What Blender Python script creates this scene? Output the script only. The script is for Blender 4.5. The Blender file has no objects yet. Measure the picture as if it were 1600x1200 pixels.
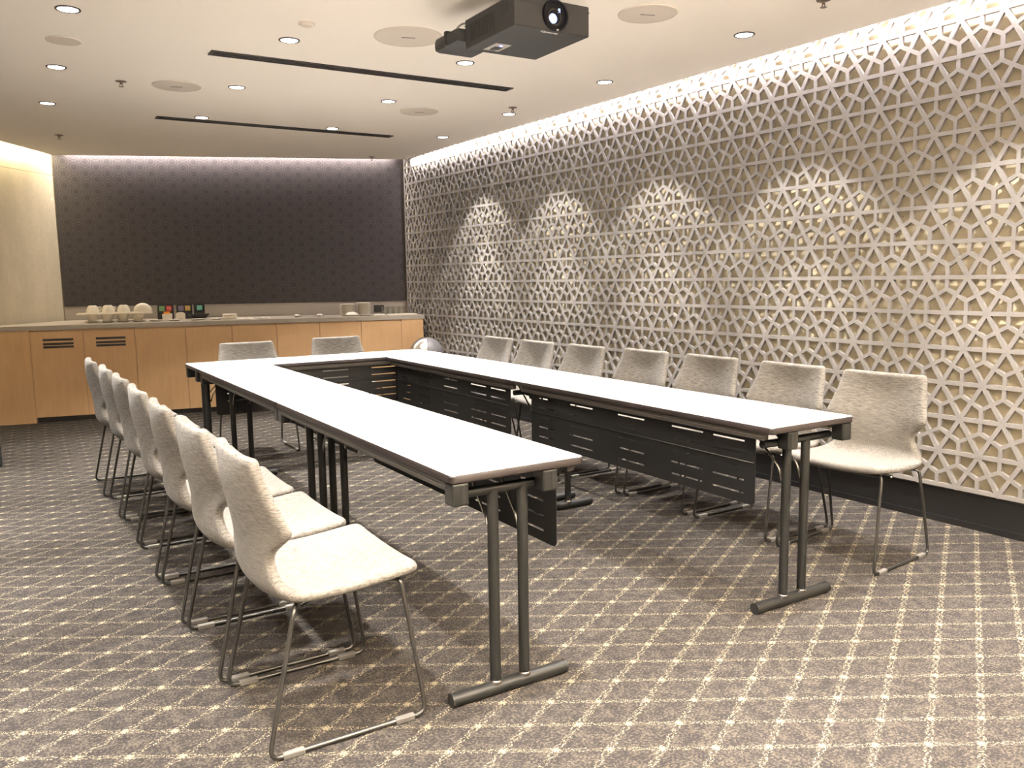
import bpy, bmesh, math, random
from mathutils import Vector, Matrix
random.seed(7)
S = bpy.context.scene
COL = S.collection
PI = math.pi

# ------------------------------------------------------------------ camera, world, exposure
CAM = Vector((-1.0359, -2.0318, 1.2876))
F_PX, YAW, PITCH, ROLL = 1290.6, 0.5489, 0.1275, -0.0144
fw = Vector((math.sin(YAW)*math.cos(PITCH), math.cos(YAW)*math.cos(PITCH), -math.sin(PITCH)))
rt = Vector((math.cos(YAW), -math.sin(YAW), 0)); up = rt.cross(fw)
r2 = math.cos(ROLL)*rt + math.sin(ROLL)*up; u2 = -math.sin(ROLL)*rt + math.cos(ROLL)*up
cd = bpy.data.cameras.new('camera'); cd.sensor_width = 36.0; cd.lens = 36.0*F_PX/1600; cd.clip_start = 0.05
cam = bpy.data.objects.new('camera', cd); COL.objects.link(cam)
m = Matrix((r2, u2, -fw)).transposed().to_4x4(); m.translation = CAM; cam.matrix_world = m
S.camera = cam
W = bpy.data.worlds.new('world'); S.world = W; W.use_nodes = True
W.node_tree.nodes['Background'].inputs[0].default_value = (1.0, 0.9, 0.8, 1)
W.node_tree.nodes['Background'].inputs[1].default_value = 0.02
S.view_settings.view_transform = 'Standard'; S.view_settings.look = 'None'
S.view_settings.gamma = 1.0; S.view_settings.use_curve_mapping = False
S.view_settings.exposure = 0.2
SPOT_W, SPILL_W = 205.0, 100.0   # each recessed downlight: its beam and its wider spill
WARM = (1.0, 0.935, 0.86)
COVE_RIGHT, COVE_LEFT, COVE_FAR = 105.0, 34.0, 52.0
CEIL_FILL_W = 400.0  # power of each added fill light aimed at the ceiling

def area_light(name, loc, size_x, size_y, power, color, direction, roll_axis=None, spread=180):
    l = bpy.data.lights.new(name, 'AREA'); l.shape = 'RECTANGLE'; l.size = size_x; l.size_y = size_y
    l.energy = power; l.color = color; l.spread = math.radians(spread)
    o = bpy.data.objects.new(name, l); COL.objects.link(o)
    z = -Vector(direction).normalized(); x = Vector(roll_axis).normalized(); y = z.cross(x).normalized(); x = y.cross(z)
    mm = Matrix((x, y, z)).transposed().to_4x4(); mm.translation = Vector(loc); o.matrix_world = mm
    return o

CEIL = 2.555
LX0, LAW = 3.0215, -0.0301                       # face of the lattice screen: x = LX0 + LAW*y
def latx(y): return LX0 + LAW*y
CNR = Vector((-0.494, 7.95, 0)); CNR_R = Vector((2.858, 6.588, 0))      # far wall ends
CE0 = Vector((-0.945, 6.725, 0)); CE1 = Vector((-0.518, 7.45, 0)); CE2 = Vector((2.722, 6.232, 0))   # ceiling edge
WLD = Vector((-0.64, -0.768, 0)).normalized()    # direction of the concrete wall, away from the corner
WL_END = CNR + WLD*3.3

# cove strips, above the ceiling edge
d = (Vector((latx(-1.2), -1.2, 0)) - Vector((latx(6.3), 6.3, 0))).normalized()
area_light('cove_strip_right', ((latx(2.5)-0.040), 2.5, CEIL+0.065), 7.6, 0.02, COVE_RIGHT, (1.0, 0.91, 0.91), (0.5, 0, -0.86), d)
e = (CE2-CE1).normalized(); nf = Vector((-e.y, e.x, 0)); fdir = (CNR_R-CNR).normalized(); mid = (CNR+CNR_R)/2 + Vector((fdir.y, -fdir.x, 0))*0.06
area_light('cove_strip_far', (mid.x, mid.y, CEIL+0.11), (CNR_R-CNR).length*0.93, 0.02, COVE_FAR, (1.0, 0.88, 0.82), Vector((-fdir.y, fdir.x, 0))*0.4+Vector((0, 0, -0.9)), fdir)
lm = CNR + WLD*1.3; ln = Vector((-WLD.y, WLD.x, 0)); ln = -ln if ln.dot(CAM-lm) < 0 else ln
area_light('cove_strip_left', (lm.x+ln.x*0.04, lm.y+ln.y*0.04, CEIL+0.085), 2.5, 0.02, COVE_LEFT, (1.0, 0.85, 0.58), -ln*0.4+Vector((0, 0, -0.9)), WLD)
# added fill lights behind the camera, with no fixtures, to brighten the ceiling
for (ux, uy) in ((-1.7, -2.7), (-0.2, -2.7), (1.4, -2.7)):
    area_light('ceiling_fill', (ux, uy, 1.9), 0.9, 0.3, CEIL_FILL_W, (1.0, 0.87, 0.72), (0, 0.2, 0.98), (1, 0, 0), 150)

# ------------------------------------------------------------------ helpers
class NT:
    def __init__(s, name):
        s.m = bpy.data.materials.new(name); s.m.use_nodes = True; s.t = s.m.node_tree; s.n = s.t.nodes; s.l = s.t.links
        s.b = s.n['Principled BSDF']
    def val(s, v):
        return v
    def node(s, typ, ins=None, **kw):
        n = s.n.new(typ)
        for k, v in kw.items(): setattr(n, k, v)
        for k, v in (ins or {}).items():
            if hasattr(v, 'node'): s.l.new(v, n.inputs[k])
            else: n.inputs[k].default_value = v
        return n
    def math(s, op, a, b=None, c=None):
        ins = {0: a}
        if b is not None: ins[1] = b
        if c is not None: ins[2] = c
        return s.node('ShaderNodeMath', ins, operation=op).outputs[0]
    def mix(s, f, a, b):
        n = s.n.new('ShaderNodeMix'); n.data_type = 'RGBA'
        for k, v in ((0, f), (6, a), (7, b)):
            if hasattr(v, 'node'): s.l.new(v, n.inputs[k])
            else: n.inputs[k].default_value = v if k == 0 else (*v[:3], 1)
        return n.outputs[2]
    def noise(s, vec, scale, detail=2, rough=0.5):
        return s.node('ShaderNodeTexNoise', {'Vector': vec, 'Scale': scale, 'Detail': detail, 'Roughness': rough}).outputs[0]
    def coord(s, which='Object', scale=None):
        o = s.node('ShaderNodeTexCoord').outputs[which]
        if scale: o = s.node('ShaderNodeMapping', {0: o, 3: scale}).outputs[0]
        return o
    def ramp(s, v, a, b):
        return s.node('ShaderNodeMapRange', {0: v, 1: a, 2: b, 3: 0.0, 4: 1.0}).outputs[0]
    def bump(s, h, strength=0.3, dist=0.01):
        o = s.node('ShaderNodeBump', {'Height': h, 'Strength': strength, 'Distance': dist}).outputs[0]
        s.l.new(o, s.b.inputs['Normal'])
    def out(s, color=None, rough=None, metal=None, spec=None):
        for k, v in (('Base Color', color), ('Roughness', rough), ('Metallic', metal), ('Specular IOR Level', spec)):
            if v is None: continue
            if hasattr(v, 'node'): s.l.new(v, s.b.inputs[k])
            else: s.b.inputs[k].default_value = (*v[:3], 1) if k == 'Base Color' else v
        return s.m

def simple(name, col, rough=0.5, metal=0.0, var=0.06, scale=40, bump=0.0, spec=0.5):
    t = NT(name); n = t.noise(t.coord('Object'), scale, 3)
    t.out(t.mix(n, [c*(1-var) for c in col], [min(1, c*(1+var)) for c in col]), rough, metal, spec)
    if bump: t.bump(n, bump, 0.002)
    return t.m

def emis(name, col, strength):
    t = NT(name); t.out(col, 0.4); t.b.inputs['Emission Color'].default_value = (*col, 1); t.b.inputs['Emission Strength'].default_value = strength
    return t.m

def concrete(name, base, var=0.25, pits=0.5, joint=0):
    t = NT(name); c = t.coord('Object')
    big = t.noise(c, 1.6, 5, 0.6); fine = t.noise(c, 22, 4, 0.6)
    f = t.math('ADD', t.math('MULTIPLY', big, 0.65), t.math('MULTIPLY', fine, 0.35))
    col = t.mix(t.ramp(f, 0.3, 0.7), [b*(1-var) for b in base], [min(1, b*(1+var)) for b in base])
    vo = t.node('ShaderNodeTexVoronoi', {'Vector': c, 'Scale': 9.0}).outputs[0]
    pit = t.math('LESS_THAN', vo, 0.055)
    pitm = t.math('MULTIPLY', pit, t.math('GREATER_THAN', t.noise(c, 3.0, 2), 0.5))
    col = t.mix(t.math('MULTIPLY', pitm, pits), col, [b*0.35 for b in base])
    v2 = t.node('ShaderNodeTexVoronoi', {'Vector': c, 'Scale': 2.1}).outputs[0]
    col = t.mix(t.math('MULTIPLY', t.math('LESS_THAN', v2, 0.045), 0.6), col, [min(1, b*1.5) for b in base])
    if joint:
        zz = t.node('ShaderNodeSeparateXYZ', {0: c}).outputs[2]
        jd = t.math('ABSOLUTE', t.math('SUBTRACT', t.math('ADD', zz, t.math('MULTIPLY', t.noise(c, 5, 2), 0.012)), joint))
        col = t.mix(t.math('MULTIPLY', t.math('LESS_THAN', jd, 0.004), 0.7), col, [b*0.4 for b in base])
        st = t.ramp(t.noise(t.coord('Object', (3, 3, 0.5)), 1.4, 3, 0.6), 0.35, 0.65)
        col = t.mix(t.math('MULTIPLY', st, 0.35), col, [b*0.7 for b in base])
    t.out(col, 0.85, 0, 0.25); t.bump(f, 0.25, 0.01)
    return t.m

def fabric(name, scale, lo=(0.050, 0.047, 0.043), hi=(0.25, 0.233, 0.21)):
    t = NT(name); c = t.coord('Object', scale)
    n1 = t.noise(c, 1.0, 3, 0.65)
    c2 = t.coord('Object', tuple(v*2.4 for v in scale)); n2 = t.noise(c2, 1.0, 2, 0.6)
    f = t.math('ADD', t.math('MULTIPLY', n1, 0.65), t.math('MULTIPLY', n2, 0.35))
    col = t.mix(t.ramp(f, 0.33, 0.65), lo, hi)
    t.out(col, 0.95, 0, 0.1); t.b.inputs['Sheen Weight'].default_value = 0.15
    t.bump(f, 0.35, 0.003)
    return t.m

# --- materials
def carpet():
    t = NT('patterned_carpet'); o = t.coord('Object')
    sp = t.node('ShaderNodeSeparateXYZ', {0: o}); x, y = sp.outputs[0], sp.outputs[1]
    # woven rhombic grid, edges 0.147 m, in two directions
    ux, uy, vx, vy = 0.1250, -0.0760, 0.1290, 0.0735
    ox, oy = 0.4129, -0.4293
    det = ux*vy - uy*vx
    dx = t.math('SUBTRACT', x, ox); dy = t.math('SUBTRACT', y, oy)
    wob = t.math('MULTIPLY', t.math('SUBTRACT', t.noise(o, 55, 1), 0.5), 0.05)
    p = t.math('ADD', t.math('MULTIPLY', dx, vy/det), t.math('MULTIPLY', dy, -vx/det))
    q = t.math('ADD', t.math('MULTIPLY', dx, -uy/det), t.math('MULTIPLY', dy, ux/det))
    def cen(a): return t.math('SUBTRACT', a, t.math('ROUND', a))
    pc, qc = cen(p), cen(q)
    def strand(along, across, amp, wid, cyc):
        w = t.math('MULTIPLY', t.math('SINE', t.math('MULTIPLY', along, 2*PI*cyc)), amp)
        d1 = t.math('ABSOLUTE', t.math('SUBTRACT', t.math('ADD', across, wob), w))
        d2 = t.math('ABSOLUTE', t.math('ADD', t.math('ADD', across, wob), w))
        return t.math('SUBTRACT', 1.0, t.ramp(t.math('MINIMUM', d1, d2), wid*0.55, wid))
    su = strand(p, qc, 0.048, 0.036, 1.5)
    sv = strand(q, pc, 0.058, 0.040, 1.5)
    # strands break up into tufts
    tuft = t.ramp(t.noise(o, 210, 1, 0.5), 0.52, 0.62)
    tuft2 = t.ramp(t.noise(o, 195, 1, 0.5), 0.52, 0.63)
    lines = t.math('MAXIMUM', t.math('MULTIPLY', t.math('MULTIPLY', su, 0.9), tuft), t.math('MULTIPLY', sv, tuft2))
    # star where strands cross
    r = t.math('SQRT', t.math('ADD', t.math('ADD', t.math('MULTIPLY', pc, pc), t.math('MULTIPLY', qc, qc)), t.math('MULTIPLY', pc, qc)))
    ang = t.math('ARCTAN2', qc, pc)
    ray = t.math('ADD', 0.62, t.math('MULTIPLY', t.math('COSINE', t.math('MULTIPLY', ang, 8)), 0.38))
    star = t.math('MULTIPLY', t.math('SUBTRACT', 1.0, t.ramp(r, 0.02, 0.13)), ray)
    star = t.ramp(star, 0.25, 0.6)
    mask = t.math('MAXIMUM', lines, star)
    speck = t.math('MULTIPLY', t.ramp(t.math('ADD', t.math('MULTIPLY', t.noise(o, 125, 3, 0.75), 0.75), t.math('MULTIPLY', t.noise(o, 24, 2, 0.5), 0.25)), 0.47, 0.62), 0.75)
    blot = t.noise(o, 14, 3, 0.6); pile = t.noise(o, 420, 2, 0.7)
    base = t.mix(blot, (0.011, 0.0105, 0.012), (0.030, 0.027, 0.0285))
    base = t.mix(t.math('MULTIPLY', pile, 0.5), base, (0.046, 0.042, 0.041))
    base = t.mix(speck, base, (0.112, 0.098, 0.079))
    col = t.mix(t.math('MULTIPLY', mask, 0.85), base, (0.34, 0.295, 0.205))
    t.out(col, 1.0, 0, 0.05); t.bump(t.math('ADD', t.math('MULTIPLY', pile, 0.6), t.math('MULTIPLY', mask, 0.4)), 0.5, 0.004)
    return t.m

def wallpaper():
    t = NT('dark_patterned_wallcovering'); o = t.coord('Object')
    sp = t.node('ShaderNodeSeparateXYZ', {0: o}); z, x = sp.outputs[0], sp.outputs[2]
    a = 0.125; h = a*math.sqrt(3)/2
    # distance to nearest point of a triangular lattice (two shifted rectangular ones)
    def cell(ox, oz):
        cx = t.math('MULTIPLY', t.math('SUBTRACT', t.math('FRACT', t.math('ADD', t.math('DIVIDE', x, a), ox)), 0.5), a)
        cz = t.math('MULTIPLY', t.math('SUBTRACT', t.math('FRACT', t.math('ADD', t.math('DIVIDE', z, 2*h), oz)), 0.5), 2*h)
        return t.math('SQRT', t.math('ADD', t.math('MULTIPLY', cx, cx), t.math('MULTIPLY', cz, cz)))
    dA, dB = cell(0, 0), cell(0.5, 0.5)
    dd = t.math('MINIMUM', dA, dB)
    ring = t.math('SUBTRACT', 1.0, t.ramp(t.math('ABSOLUTE', t.math('SUBTRACT', dd, 0.036)), 0.002, 0.006))
    ring2 = t.math('SUBTRACT', 1.0, t.ramp(t.math('ABSOLUTE', t.math('SUBTRACT', dd, 0.058)), 0.002, 0.006))
    strp = t.math('MULTIPLY', t.noise(t.coord('Object', (260, 260, 3)), 1.0, 2), 0.5)
    mk = t.math('MULTIPLY', t.math('MAXIMUM', ring, t.math('MULTIPLY', ring2, 0.9)), 0.27)
    base = t.mix(strp, (0.026, 0.023, 0.025), (0.050, 0.045, 0.047))
    t.out(t.mix(mk, base, (0.125, 0.105, 0.10)), 0.6, 0, 0.25)
    return t.m

def maple():
    t = NT('maple_veneer'); c = t.coord('Object', (9, 9, 1.2))
    g = t.noise(c, 3.0, 4, 0.6); b = t.noise(t.coord('Object'), 2.2, 2)
    f = t.math('ADD', t.math('MULTIPLY', g, 0.5), t.math('MULTIPLY', b, 0.5))
    t.out(t.mix(t.ramp(f, 0.3, 0.7), (0.54, 0.335, 0.165), (0.66, 0.43, 0.225)), 0.42, 0, 0.35)
    return t.m

def plaster():
    t = NT('painted_plasterboard'); o = t.coord('Object'); n = t.noise(o, 1.2, 3)
    t.out(t.mix(n, (0.88, 0.82, 0.735), (0.92, 0.86, 0.775)), 0.8, 0, 0.2)
    return t.m

M = dict(
    carpet=carpet(), paper=wallpaper(), maple=maple(), ceil=plaster(),
    conc=concrete('raw_concrete', (0.70, 0.62, 0.45), 0.18, 0.7),
    conc_l=concrete('smooth_concrete', (0.50, 0.445, 0.325), 0.14, 0.25, 2.42),
    stone=simple('grey_composite_stone', (0.36, 0.32, 0.265), 0.45, 0, 0.08, 60),
    splash=simple('grey_backsplash', (0.36, 0.325, 0.285), 0.5, 0, 0.05, 60),
    lattice=simple('grey_lattice_board', (0.265, 0.25, 0.243), 0.7, 0, 0.14, 90, 0.1, 0.25),
    base=simple('black_skirting', (0.008, 0.008, 0.0085), 0.45, 0, 0.2, 30),
    white=simple('white_laminate', (0.86, 0.86, 0.87), 0.35, 0, 0.01, 20),
    edge=simple('dark_edge_band', (0.018, 0.0135, 0.013), 0.5, 0, 0.15, 50, 0, 0.3),
    rail=simple('taupe_metal_rail', (0.060, 0.055, 0.050), 0.5, 0.1, 0.08, 40),
    black=simple('black_powder_coat', (0.013, 0.014, 0.014), 0.45, 0.0, 0.15, 60),
    legm=simple('dark_tube_steel', (0.012, 0.0125, 0.012), 0.42, 0.0, 0.12, 60, 0, 0.35),
    panel=simple('black_perforated_metal', (0.006, 0.0065, 0.007), 0.5, 0.0, 0.2, 30),
    chrome=simple('chrome_rod', (0.62, 0.58, 0.54), 0.22, 1.0, 0.04, 30),
    rod=simple('dark_chrome_wire', (0.07, 0.068, 0.064), 0.33, 0.7, 0.06, 30),
    ceram=simple('white_ceramic', (0.76, 0.70, 0.58), 0.3, 0, 0.03, 30),
    paperw=simple('white_paper', (0.80, 0.74, 0.63), 0.8, 0, 0.03, 40),
    steel=simple('brushed_steel', (0.62, 0.58, 0.53), 0.3, 1.0, 0.05, 60),
    greyp=simple('grey_plastic', (0.25, 0.235, 0.235), 0.4, 0.2, 0.04, 40),
    proj=simple('charcoal_plastic', (0.020, 0.0195, 0.019), 0.6, 0, 0.1, 300, 0.1),
    projv=simple('black_vent_plastic', (0.012, 0.012, 0.012), 0.6, 0, 0.2, 60),
    pad=simple('grey_control_pad', (0.40, 0.37, 0.33), 0.5, 0, 0.05, 60),
    trim=simple('dark_trim_ring', (0.05, 0.04, 0.035), 0.4, 0.4, 0.1, 50),
    grille=simple('speaker_grille', (0.60, 0.535, 0.46), 0.75, 0, 0.04, 400, 0.2),
    grey=simple('grey_lettering', (0.28, 0.26, 0.24), 0.6),
    spr=simple('sprinkler_metal', (0.22, 0.17, 0.13), 0.35, 0.7),
    slot=simple('black_diffuser', (0.010, 0.010, 0.010), 0.5, 0, 0.2, 30),
    slotf=simple('dark_diffuser_blade', (0.030, 0.028, 0.026), 0.5, 0, 0.2, 30),
    lamp=emis('lamp_diffuser', (1.0, 0.97, 0.92), 9.0),
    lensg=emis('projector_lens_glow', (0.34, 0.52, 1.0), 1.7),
    led=emis('blue_indicator', (0.25, 0.25, 1.0), 6.0),
    seatf=fabric('seat_melange_fabric', (34, 300, 150)),
    backf=fabric('back_melange_fabric', (60, 24, 340)),
    green=simple('green_label', (0.22, 0.42, 0.17), 0.6), red=simple('red_label', (0.75, 0.06, 0.05), 0.6),
    purple=simple('purple_label', (0.28, 0.23, 0.33), 0.6), yellow=simple('yellow_label', (0.70, 0.45, 0.10), 0.6),
    teal=simple('teal_label', (0.20, 0.60, 0.46), 0.6), orange=simple('orange_sachet', (0.85, 0.33, 0.03), 0.6),
    flap=simple('matte_grey_flap', (0.10, 0.095, 0.10), 0.55, 0, 0.04, 40),
    gwall=simple('dark_grey_wall_paint', (0.16, 0.145, 0.13), 0.7),
    txt=simple('white_print', (0.85, 0.82, 0.78), 0.6),
)
g = NT('clear_glass'); g.out((0.95, 0.96, 0.93), 0.05); g.b.inputs['Transmission Weight'].default_value = 1.0; g.b.inputs['IOR'].default_value = 1.45
M['glass'] = g.m
g = NT('clear_plastic_glide'); g.out((0.55, 0.52, 0.48), 0.3); g.b.inputs['Transmission Weight'].default_value = 0.6
M['glide'] = g.m
g = NT('lens_glass'); g.out((0.004, 0.004, 0.006), 0.35, 0, 0.15); M['lens'] = g.m

def box(bm, x0, x1, y0, y1, z0, z1, bev=0.0):
    vs = [bm.verts.new((x, y, z)) for z in (z0, z1) for y in (y0, y1) for x in (x0, x1)]
    fs = []
    for f in ((0, 2, 3, 1), (4, 5, 7, 6), (0, 1, 5, 4), (2, 6, 7, 3), (0, 4, 6, 2), (1, 3, 7, 5)):
        fs.append(bm.faces.new([vs[i] for i in f]))
    if bev:
        es = list({e for f in fs for e in f.edges})
        bmesh.ops.bevel(bm, geom=es, offset=bev, segments=2, profile=0.5, affect='EDGES')

def tube(bm, pts, r, seg=8, cap=True):
    pts = [Vector(p) for p in pts]; rings = []
    t0 = (pts[1]-pts[0]).normalized(); n = t0.orthogonal().normalized()
    for i, p in enumerate(pts):
        t = (pts[min(i+1, len(pts)-1)]-pts[max(i-1, 0)]).normalized()
        n = (n - t*n.dot(t)).normalized(); b = t.cross(n)
        rings.append([bm.verts.new(p + r*(math.cos(2*PI*k/seg)*n + math.sin(2*PI*k/seg)*b)) for k in range(seg)])
    for a, b in zip(rings, rings[1:]):
        for k in range(seg): bm.faces.new((a[k], a[(k+1) % seg], b[(k+1) % seg], b[k]))
    if cap: bm.faces.new(rings[0][::-1]); bm.faces.new(rings[-1])

def fillet(pts, r, n=5):
    pts = [Vector(p) for p in pts]; out = [pts[0]]
    for i in range(1, len(pts)-1):
        a = (pts[i-1]-pts[i]); b = (pts[i+1]-pts[i]); k = min(r, a.length*0.45, b.length*0.45)
        p0 = pts[i]+a.normalized()*k; p2 = pts[i]+b.normalized()*k
        for j in range(n+1):
            s = j/n; out.append((1-s)**2*p0+2*s*(1-s)*pts[i]+s*s*p2)
    return out+[pts[-1]]

def lathe(bm, prof, seg=24, c=(0, 0, 0)):
    rings = []
    for (r, z) in prof:
        if r < 1e-6: rings.append([bm.verts.new((c[0], c[1], c[2]+z))])
        else: rings.append([bm.verts.new((c[0]+r*math.cos(2*PI*k/seg), c[1]+r*math.sin(2*PI*k/seg), c[2]+z)) for k in range(seg)])
    for a, b in zip(rings, rings[1:]):
        for k in range(seg):
            k2 = (k+1) % seg
            if len(a) == 1 and len(b) == 1: continue
            if len(a) == 1: bm.faces.new((a[0], b[k2], b[k]))
            elif len(b) == 1: bm.faces.new((a[k], a[k2], b[0]))
            else: bm.faces.new((a[k], a[k2], b[k2], b[k]))

def prism(bm, poly, z0, z1):
    lo = [bm.verts.new((p[0], p[1], z0)) for p in poly]; hi = [bm.verts.new((p[0], p[1], z1)) for p in poly]
    bm.faces.new(lo[::-1]); bm.faces.new(hi); n = len(poly)
    for i in range(n): bm.faces.new((lo[i], lo[(i+1) % n], hi[(i+1) % n], hi[i]))

def mesh(name, bm, mat, smooth=False, recalc=True):
    if recalc: bmesh.ops.recalc_face_normals(bm, faces=bm.faces)
    me = bpy.data.meshes.new(name); bm.to_mesh(me); bm.free(); me.materials.append(mat)
    if smooth:
        for p in me.polygons: p.use_smooth = True
        if smooth == 'auto': me.set_sharp_from_angle(angle=math.radians(40))
    return me

def obj(name, me, parent=None, loc=None, rz=0):
    o = bpy.data.objects.new(name, me); COL.objects.link(o)
    if parent: o.parent = parent
    if loc: o.location = loc
    if rz: o.rotation_euler.z = rz
    return o

def part(name, fn, mat, parent=None, smooth=False, loc=None, rz=0):
    bm = bmesh.new(); fn(bm); return obj(name, mesh(name, bm, mat, smooth), parent, loc, rz)

def tag(o, label, cat, group=None):
    o['label'] = label; o['category'] = cat
    if group: o['group'] = group
    return o

def thing(name, label, cat, loc=(0, 0, 0), rz=0, group=None):
    o = bpy.data.objects.new(name, None); COL.objects.link(o); o.empty_display_size = 0.1
    o.location = loc; o.rotation_euler.z = rz
    return tag(o, label, cat, group)

def struct(name, fn, mat, smooth=False, parent=None, loc=None, rz=0):
    o = part(name, fn, mat, parent, smooth, loc, rz)
    if not parent: o['kind'] = 'structure'
    return o

def copy_tree(o, parent=None):
    c = o.copy(); COL.objects.link(c)
    if parent: c.parent = parent
    for ch in list(o.children): copy_tree(ch, c)
    return c

def text_mesh(name, s, size, mat, parent, mtx, depth=0.0004):
    cu = bpy.data.curves.new(name, 'FONT'); cu.body = s; cu.size = size; cu.align_x = 'CENTER'; cu.align_y = 'CENTER'; cu.extrude = depth
    to = bpy.data.objects.new(name, cu); COL.objects.link(to)
    me = bpy.data.meshes.new_from_object(to.evaluated_get(bpy.context.evaluated_depsgraph_get()))
    bpy.data.objects.remove(to); bpy.data.curves.remove(cu)
    me.materials.clear(); me.materials.append(mat)
    o = obj(name, me, parent); o.matrix_local = mtx
    return o

# ------------------------------------------------------------------ setting
BACK_Y, LEFT_X = -3.6, WL_END.x
struct('floor', lambda b: prism(b, [(LEFT_X-0.3, BACK_Y-0.2), (3.4, BACK_Y-0.2), (3.4, 8.3), (LEFT_X-0.3, 8.3)], -0.1, 0.0), M['carpet'])
cpoly = [(LEFT_X-0.2, BACK_Y), (latx(BACK_Y)-0.1, BACK_Y), (CE2.x, CE2.y), (CE1.x, CE1.y), (CE0.x, CE0.y)]
dL = (CE0-CE1).normalized(); pe = CE0+dL*3.4; cpoly += [(pe.x, pe.y)]
if pe.x > LEFT_X-0.2: cpoly += [(LEFT_X-0.2, pe.y)]
struct('ceiling', lambda b: prism(b, cpoly, CEIL, CEIL+0.055), M['ceil'])
struct('ceiling_void', lambda b: prism(b, [(LEFT_X-0.3, BACK_Y-0.2), (3.4, BACK_Y-0.2), (3.4, 8.3), (LEFT_X-0.3, 8.3)], 2.82, 2.92), M['ceil'])
wn = Vector((math.cos(math.atan(LAW)), -math.sin(math.atan(LAW)), 0))
WALL_RZ = math.atan2(1, LAW)
# right wall: raw concrete behind the screen
RW = bpy.data.objects.new('frame_right', None)
def right_poly(off, th, y0, y1):
    return [(latx(y0)+off, y0), (latx(y0)+off+th, y0), (latx(y1)+off+th, y1), (latx(y1)+off, y1)]
struct('wall_right', lambda b: prism(b, right_poly(0.045, 0.15, BACK_Y-0.1, 6.62), 0, 2.85), M['conc'])
struct('baseboard_right', lambda b: (prism(b, right_poly(0.022, 0.022, BACK_Y, 6.05), 0.0, 0.178), prism(b, right_poly(0.014, 0.016, BACK_Y, 6.05), 0.0, 0.032)), M['base'])
# far wall: concrete strip below, dark wallcovering panel above
fd = (CNR_R-CNR).normalized(); fn_ = Vector((-fd.y, fd.x, 0)); FLEN = (CNR_R-CNR).length; FRZ = math.atan2(fd.y, fd.x)
struct('wall_far', lambda b: box(b, -0.1, FLEN+0.1, 0.02, 0.2, 0, 2.85), M['splash'], loc=(CNR.x, CNR.y, 0), rz=FRZ)
tag(part('wallcovering_panel', lambda b: box(b, 0.012, FLEN-0.004, 0.0, 0.02, 1.052, 2.80), M['paper'], loc=(CNR.x, CNR.y, 0), rz=FRZ),
    'dark charcoal wallcovering panel with fine ring pattern above the counter on the far wall', 'wall panel')
lrz = math.atan2(-WLD.y, -WLD.x)
struct('wall_left', lambda b: box(b, 0, 3.4, 0.0, 0.2, 0, 2.85), M['conc_l'], loc=(WL_END.x-WLD.x*-0.0, WL_END.y, 0), rz=lrz)
struct('wall_side', lambda b: box(b, LEFT_X-0.25, LEFT_X-0.05, BACK_Y, WL_END.y+0.1, 0, 2.85), M['gwall'])
struct('wall_back', lambda b: box(b, LEFT_X-0.2, 3.3, BACK_Y-0.15, BACK_Y, 0, 2.85), M['gwall'])

# ------------------------------------------------------------------ lattice screen on the right wall
LS, LY0, LZ0 = 0.2042, 0.0815, 0.1998
LH = LS*math.sqrt(3)/2
AMIN, AMAX, ZMIN, ZMAX = -1.15, 6.50, 0.19, 2.72
screen = thing('lattice_screen', 'grey geometric lattice screen of stars and hexagons covering the right wall', 'screen', (LX0, 0, 0), WALL_RZ)
BW, BT = 0.021, 0.020
def bar_me(name, p, q, w, t, y0=0.0):
    bm = bmesh.new(); p, q = Vector(p), Vector(q); dd = (q-p).normalized(); n = Vector((-dd.y, dd.x))*w/2
    vs = []
    for yy in (y0, -t):
        for v in (p-n, q-n, q+n, p+n): vs.append(bm.verts.new((v.x, yy, v.y)))
    for f in ((0, 1, 2, 3), (7, 6, 5, 4), (0, 4, 5, 1), (1, 5, 6, 2), (2, 6, 7, 3), (3, 7, 4, 0)): bm.faces.new([vs[i] for i in f])
    return mesh(name, bm, M['lattice'])
for r in range(15):
    z = LZ0+LH*r
    if z > ZMAX: break
    obj('rail', bar_me('rail', (AMIN, z), (AMAX, z), BW, BT, 0.0), screen)
def clip(a0, slope):
    # the line a = a0 + (z - LZ0)/slope inside the screen
    pts = []
    za, zb = ZMIN, ZMAX
    for side in (AMIN, AMAX):
        zz = LZ0+(side-a0)*slope
        if slope > 0:
            if side == AMIN: za = max(za, zz)
            else: zb = min(zb, zz)
        else:
            if side == AMIN: zb = min(zb, zz)
            else: za = max(za, zz)
    if zb-za < 0.04: return None
    return (a0+(za-LZ0)/slope, za), (a0+(zb-LZ0)/slope, zb)
s3 = math.sqrt(3)
for i in range(-30, 60):
    for sl in (s3, -s3):
        c = clip(LY0+LS*i, sl)
        if c: obj('diagonal_bar', bar_me('diagonal_bar', c[0], c[1], BW, BT, -0.0003 if sl > 0 else -0.0006), screen)
obj('end_post', bar_me('end_post', (AMAX-0.008, ZMIN), (AMAX-0.008, ZMAX), BW, BT, -0.0008), screen)
def brace_bm(bm, upward, ca=0, cz=0, full=True):
    R = LS/(2*s3)
    for k in range(3):
        an = (-PI/2 if upward else PI/2)+k*2*PI/3
        dd = Vector((math.cos(an), math.sin(an))); n = Vector((-dd.y, dd.x))*0.0095
        p, q = Vector((ca, cz)), Vector((ca, cz))+dd*R; vs = []
        for yy in (-0.0010-0.0001*k, -BT): 
            for v in (p-n, q-n, q+n, p+n): vs.append(bm.verts.new((v.x, yy, v.y)))
        for f in ((0, 1, 2, 3), (0, 4, 5, 1), (2, 6, 7, 3)) : bm.faces.new([vs[i] for i in f])
bme = {}
for upw in (True, False):
    bm = bmesh.new(); brace_bm(bm, upw); bme[upw] = mesh('hexagon_brace', bm, M['lattice'], recalc=False)
cells = []
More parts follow.
